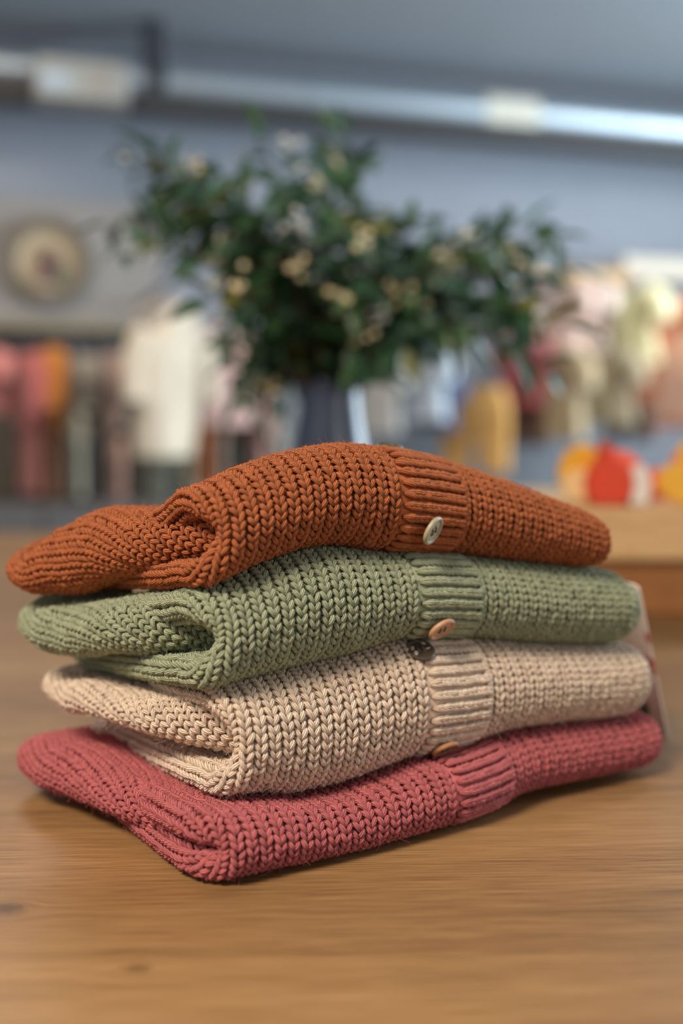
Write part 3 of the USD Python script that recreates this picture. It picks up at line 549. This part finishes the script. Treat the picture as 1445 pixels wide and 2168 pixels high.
# ------------------------------------------------------------------ clothes
def loft_body(zs, ws, ds, folds=5, amp=.16, seed=0, n=44, xoff=None):
    r = np.random.default_rng(seed); a = np.linspace(0, 2*PI, n, endpoint=False); ph = r.uniform(0, 6, 4); top = max(zs); rng_z = max(zs)-min(zs)
    V = []
    for z, w, d in zip(zs, ws, ds):
        g = amp*min(1, .25+1.1*(top-z)/rng_z); rip = 1 + g*(.6*np.sin(folds*a+ph[0]+z*3) + .4*np.sin((folds+2)*a+ph[1]-z*5))
        x = np.sign(np.cos(a))*np.abs(np.cos(a))**.75*w*(1+.15*(rip-1)); y = np.sign(np.sin(a))*np.abs(np.sin(a))**.8*d*rip
        V.append(np.stack([x + (0 if xoff is None else np.interp(z, xoff[0], xoff[1])), y, np.full(n, z)], 1))
    return loft(np.array(V)[::-1]) if zs[0] > zs[-1] else loft(np.array(V))
def sub(zs, ws, m=14):
    t = np.linspace(0, 1, len(zs)); q = np.linspace(0, 1, m*2); from_ = __import__('scipy.interpolate', fromlist=['PchipInterpolator']).PchipInterpolator
    return from_(t, zs)(q), from_(t, ws)(q)
def garment(name, label, category, kind, s, t, z, w, h, d, mat, yaw=0, group=None, seed=0, sleeve=None, mat2=None):
    """hangs from z (the hanger hook's foot) downwards; w full width, h height, d depth, yaw about the vertical from facing the room"""
    o = thing(name, label, category, W(s, t, z), ROT + yaw, group)
    hw, hd = w/2, d/2
    if kind in ('top', 'dress', 'coat', 'romper', 'cape'):
        hb = h*(.52 if kind == 'romper' else 1)
        k = {'top': (.22, .72, .80, .80, .82, .84), 'coat': (.22, .74, .84, .88, .94, 1.0), 'cape': (.16, .40, .62, .84, .80, .72), 'dress': (.2, .55, .6, .75, .9, 1.0), 'romper': (.22, .76, .84, .86, .84, .8)}[kind]
        zs, ws = sub([0, -.045*h-.01, -.16*hb-.02, -.45*hb, -.75*hb, -hb], [q*hw for q in k]); _, ds = sub([0, 1, 2, 3, 4, 5], [hd*q for q in (.35, .55, .8, .95, 1, 1)])
        obj('body', loft_body(zs, ws, ds, 5, .18, seed, xoff=([-hb, -.35*hb, 0], [-.10*w, -.06*w, .20*w]) if kind == 'cape' else None), mat, o, 50); zsl = -.20*h if kind == 'cape' else -.05*h
        if kind == 'romper':
            for sx in (-1, 1):
                zl, wl = sub([-hb+.03, -hb-.05, -h*.8, -h], [hw*.42, hw*.42, hw*.34, hw*.30]); obj('leg', loft_body(zl, wl, wl*hd/hw*.95, 3, .14, seed+sx+7, xoff=([-h, -hb], [sx*hw*.46, sx*hw*.40])), mat2 or mat, o, 50)
        ln = sleeve if sleeve is not None else .42*h
        if ln:
            for sx in (-1, 1):
                P = np.array([(sx*hw*.62, 0, zsl-.012), (sx*hw*.84, 0, zsl-.03*h-.02), (sx*hw*1.0, 0, zsl-.45*ln), (sx*hw*1.06, -.01, zsl-ln)]); tt = np.linspace(0, 1, 12)
                C = np.stack([np.interp(tt, [0, .25, .6, 1], P[:, q]) for q in range(3)], 1); obj('sleeve', tube(C, np.linspace(.17, .115, 12)*w*(1+.05*np.sin(np.arange(12)*2.1+seed)), 14), mat, o, 50)
        if kind in ('top', 'coat'): obj('neckband', tube([(hw*.26*math.cos(q), hd*.45*math.sin(q), .004) for q in np.linspace(0, 2*PI, 20)], .006, 8), mat, o, True)
    elif kind == 'trousers':
        zs, ws = sub([0, -.04*h, -.2*h, -.36*h], [hw*.78, hw*.8, hw*.95, hw*.98]); obj('waist', loft_body(zs, ws, np.linspace(hd*.8, hd, len(zs)), 4, .1, seed), mat, o, 50)
        for sx in (-1, 1):
            zl, wl = sub([-.3*h, -.45*h, -.8*h, -h], [hw*.52, hw*.5, hw*.42, hw*.40]); obj('leg', loft_body(zl, wl, wl*hd/hw*1.1, 3, .14, seed+sx+7, xoff=([-h, -.3*h], [sx*hw*.58, sx*hw*.46])), mat, o, 50)
    elif kind == 'blanket':
        zs, ws = sub([0, -.1*h, -.5*h, -h], [hw*.8, hw*.95, hw, hw]); obj('cloth', loft_body(zs, ws, np.linspace(hd*.7, hd, len(zs)), 7, .25, seed), mat, o, 50)
    return o
def hanger(s, t, zrail, ztop, yaw, group, label):
    o = thing('clothes_hanger', label, 'hanger', W(s, t, zrail), ROT+yaw, group); r = .012
    a = np.linspace(-.3*PI, 1.15*PI, 14); gap = zrail-ztop
    P = [(0, r*math.cos(q)-0, r*math.sin(q)+.012) for q in a[::-1]]; P = [(0, y, z) for _, y, z in P] + [(0, 0, -gap*.5), (0, 0, -gap)]
    obj('hook', tube(P, .0018, 6), metal, o, True); obj('bar', tube([(-.11, 0, -gap-.05), (-.04, 0, -gap-.012), (0, 0, -gap-.002), (.04, 0, -gap-.012), (.11, 0, -gap-.05)], .0045, 8), pale_wood, o, True)
def px_span(x0, x1, y0, y1, t):
    a, za = wall_px((x0+x1)/2, y0, t); _, zb = wall_px((x0+x1)/2, y1, t); w = abs(wall_px(x1, y0, t)[0]-wall_px(x0, y0, t)[0]); return a, za, w, za-zb
FC = {}
def fab(rgb):
    if rgb not in FC: FC[rgb] = fabric(f'cloth_{len(FC)}', srgb(*rgb))
    return FC[rgb]
# left row, rail under the shelf
TL = .36; _, zrl = wall_px(130, 728, TL)
rl = thing('clothes_rail', 'thin dark rail under the left wall shelf carrying children clothes', 'rail', W(-.35, TL, zrl), ROT)
obj('bar', cyl((-1.15, 0, 0), (psx+.33, 0, 0), .011, 20), dkm, rl, 30)
for x in (-1.0, .2): obj('bracket', box(x-.01, x+.01, -.008, .008, .0, psz0-.03-zrl-.001), dkm, rl)
left = [  # x0, x1, y0, y1, kind, colour, second colour, label, category
 (-60, 22, 752, 872, 'top', (206, 128, 122), None, 'salmon pink top at the left picture edge of the left rail', 'top'),
 (14, 96, 748, 1045, 'romper', (192, 108, 104), (186, 106, 98), 'dusty rose romper hanging under the round wall hanging', 'romper'),
 (74, 132, 738, 1052, 'romper', (196, 122, 44), (150, 92, 48), 'mustard orange romper beside the dusty rose one', 'romper'),
 (112, 150, 880, 1050, 'trousers', (46, 46, 46), None, 'black small trousers just right of the mustard romper', 'trousers'),
 (132, 200, 765, 870, 'top', (150, 142, 128), None, 'grey beige top right of the mustard romper', 'top'),
 (138, 182, 872, 1048, 'trousers', (178, 178, 160), None, 'pale sage trousers hanging between two black ones', 'trousers'),
 (178, 218, 868, 1058, 'trousers', (48, 42, 40), None, 'black trousers left of the large white cardigan', 'trousers'),
 (198, 262, 760, 905, 'top', (164, 136, 124), None, 'muted pink top just left of the large white cardigan', 'top'),
 (214, 268, 925, 1075, 'trousers', (176, 138, 124), None, 'dusty pink trousers hanging lowest beside the white cardigan', 'trousers'),
 (292, 362, 930, 1062, 'trousers', (122, 134, 122), None, 'grey green trousers under the hem of the white cardigan', 'trousers'),
 (356, 408, 900, 1040, 'trousers', (168, 156, 130), None, 'beige trousers between grey green and orange ones', 'trousers'),
 (400, 440, 895, 1030, 'trousers', (204, 122, 72), None, 'orange trousers right of the beige pair', 'trousers'),
 (432, 476, 880, 1040, 'trousers', (168, 148, 134), None, 'taupe trousers right of the orange pair', 'trousers'),
 (466, 504, 915, 1040, 'trousers', (40, 56, 50), None, 'dark green trousers above the orange cardigan', 'trousers'),
 (500, 560, 830, 1040, 'dress', (158, 122, 114), None, 'mauve dress left of the vase under the foliage', 'dress'),
 (548, 596, 890, 1040, 'trousers', (172, 168, 156), None, 'off white trousers nearest the vase on the left rail', 'trousers')]
for i, (x0, x1, y0, y1, kind, c, c2, lab, catg) in enumerate(left):
    s, z, w, h = px_span(x0, x1, y0, y1, TL)
    w_real = .25 if kind != 'trousers' else .20; d = .05
    sy = np.clip((w-.05)/w_real, 0, 1); yaw = -math.degrees(math.acos(sy)) if sy < .99 else 0
    ztop = min(z, zrl-.012)
    garment({'top': 'hanging_shirt', 'romper': 'hanging_romper', 'trousers': 'hanging_trousers', 'dress': 'hanging_dress'}[kind], lab, catg, kind, s, TL, z, w_real, h, d, fab(c), yaw, 'small clothes on the left rail', i, None if kind != 'romper' else .16, fab(c2) if c2 else None)
    hanger(s, TL, zrl, z+.0, yaw, 'hangers on the left rail', 'hanger holding the ' + lab)
# white cardigan facing the room on the left, and the pale pink one behind it
s, z, w, h = px_span(262, 448, 640, 965, .62)
zr2 = z + .05
fr_ = thing('display_arm', 'slim dark display arm holding the large white cardigan out from the wall', 'display arm', W(s, .05, zr2), ROT)
obj('arm', cyl((0, .045, 0), (0, -.72, 0), .009, 16), dkm, fr_, 30); obj('wall_plate', rbox(-.03, .03, .03, .0485, -.03, .03, .003), dkm, fr_)
garment('hanging_cardigan', 'large fluffy white cardigan hanging face on left of the plant', 'cardigan', 'cape', s, .66, z, w*.92, h, .10, fab((206, 193, 172)), 20, None, 41, .20)
hanger(s, .66, zr2, z, 20, 'hangers on the display arm', 'hanger holding the large fluffy white cardigan')
s2, z2, w2, h2 = px_span(400, 530, 700, 900, .52)
garment('hanging_blouse', 'pale pink blouse hanging between the white cardigan and the vase', 'blouse', 'coat', s2, .52, z2, w2, h2, .08, fab((214, 176, 168)), -8, None, 42, .18)
hanger(s2, .52, zr2, z2, 82, 'hangers on the display arm', 'hanger holding the pale pink blouse')
# right rack
TR = .42; sr0, zrr = wall_px(700, 562, TR); sr1, _ = wall_px(1305, 568, TR)
rr = thing('garment_rack', 'wooden garment rack rail on the right wall carrying pale clothes', 'rack', W(sr0, TR, zrr), ROT)
railw = plain('rail_wood', srgb(206, 170, 116), .5)
obj('rail', cyl((0, 0, 0), (sr1-sr0, 0, 0), .022, 24), railw, rr, 30); obj('end_cap', cyl((sr1-sr0+.0005, 0, 0), (sr1-sr0+.03, 0, 0), .030, 24), plain('rail_cap_orange', srgb(222, 172, 104), .5), rr, 30)
for x in (.1, (sr1-sr0)*.5, sr1-sr0-.06): obj('wall_bracket', cyl((x, .012, 0), (x, TR-.001, 0), .012, 14), railw, rr, 30)
sq0, zq = wall_px(1310, 580, .12)
ps = thing('wall_ledge', 'long pale beige ledge on the wall above the salmon clothes at right', 'ledge', W(sq0, .12, zq), ROT)
obj('board', rbox(-.06, 1.6, -.118, .118, -.03, .03, .004), plain('ledge_beige', srgb(206, 196, 178), .6), ps); obj('lip', rbox(-.06, 1.6, -.13, -.119, -.02, .045, .003), plain('ledge_lip', srgb(196, 186, 168), .6), ps)
right = [
 (1135, 1222, 600, 770, 'top', (232, 202, 188), 'pale blush top leftmost of the bright clothes at right', 'top', .25, 0),
 (1220, 1266, 600, 745, 'top', (226, 206, 196), 'pinkish white top between the blush and cream garments', 'top', .24, 0),
 (1255, 1290, 620, 860, 'dress', (150, 138, 98), 'narrow olive dress between pinkish white and cream garments', 'dress', .22, 0),
 (1278, 1366, 615, 772, 'dress', (252, 240, 194), 'flared cream dress left of the salmon one', 'dress', .30, 0),
 (1335, 1450, 640, 905, 'dress', (240, 146, 108), 'large salmon dress hanging at the right edge', 'dress', .36, 0),
 (1405, 1490, 690, 890, 'dress', (246, 196, 172), 'pale peach dress hanging lowest at the right edge', 'dress', .3, .10),
 (1120, 1215, 745, 930, 'coat', (178, 158, 124), 'khaki patterned jacket below the blush top', 'jacket', .28, .08),
 (1200, 1320, 750, 900, 'coat', (164, 150, 122), 'olive khaki jacket below the cream dress', 'jacket', .30, .04),
 (1072, 1136, 715, 858, 'top', (164, 78, 84), 'raspberry red top left of the khaki jacket', 'top', .22, .03),
 (1078, 1140, 830, 945, 'trousers', (84, 52, 44), 'dark brown trousers under the raspberry top', 'trousers', .2, 0),
 (944, 1066, 820, 1000, 'trousers', (226, 172, 98), 'mustard yellow trousers hanging right of the vase', 'trousers', .26, .06),
 (888, 960, 800, 910, 'top', (84, 96, 128), 'navy blue top left of the mustard trousers', 'top', .22, 0),
 (838, 930, 745, 890, 'coat', (190, 202, 214), 'pale blue jacket left of the navy top', 'jacket', .27, .05),
 (762, 842, 760, 915, 'top', (188, 188, 184), 'light grey top nearest the vase on the right rack', 'top', .24, 0),
 (1300, 1366, 850, 935, 'trousers', (92, 66, 54), 'short brown trousers below the salmon dress', 'trousers', .2, .05)]
for i, (x0, x1, y0, y1, kind, c, lab, catg, wr_, dt) in enumerate(right):
    t = TR+dt; s, z, w, h = px_span(x0, x1, y0, y1, t); sy = np.clip((w-.05)/wr_, 0, 1); yaw = -math.degrees(math.acos(sy)) if sy < .99 else 0
    garment({'top': 'hanging_shirt', 'coat': 'hanging_jacket', 'trousers': 'hanging_trousers', 'dress': 'hanging_dress'}[kind], lab, catg, kind, s, t, z, max(wr_, w if sy >= .99 else wr_), h, .07, fab(c), yaw, 'clothes on the right rack', 60+i, min(.2, .4*h) if kind != 'trousers' else None)
    hanger(s, t, zrr, z, yaw, 'hangers on the right rack', 'hanger holding the ' + lab)
# ceiling lamp housings out of frame: near one for the warm key, the other two for added fills
for lx, ly, lab in ((1.75, 2.95, 'added unseen ceiling panel that brightens the right garment rack'), (-.75, -.45, 'warm ceiling panel lamp above the near side of the table outside the picture'), (-.9, 2.55, 'added unseen ceiling panel that brightens the left clothes rail')):
    lh = thing('ceiling_panel', lab, 'lamp', (lx, ly, CEIL-.012))
    obj('frame', cat_meshes([box(-.37, .37, -.27, -.255, -.012, .011), box(-.37, .37, .255, .27, -.012, .011), box(-.37, -.355, -.255, .255, -.012, .011), box(.355, .37, -.255, .255, -.012, .011)]), wpl, lh)
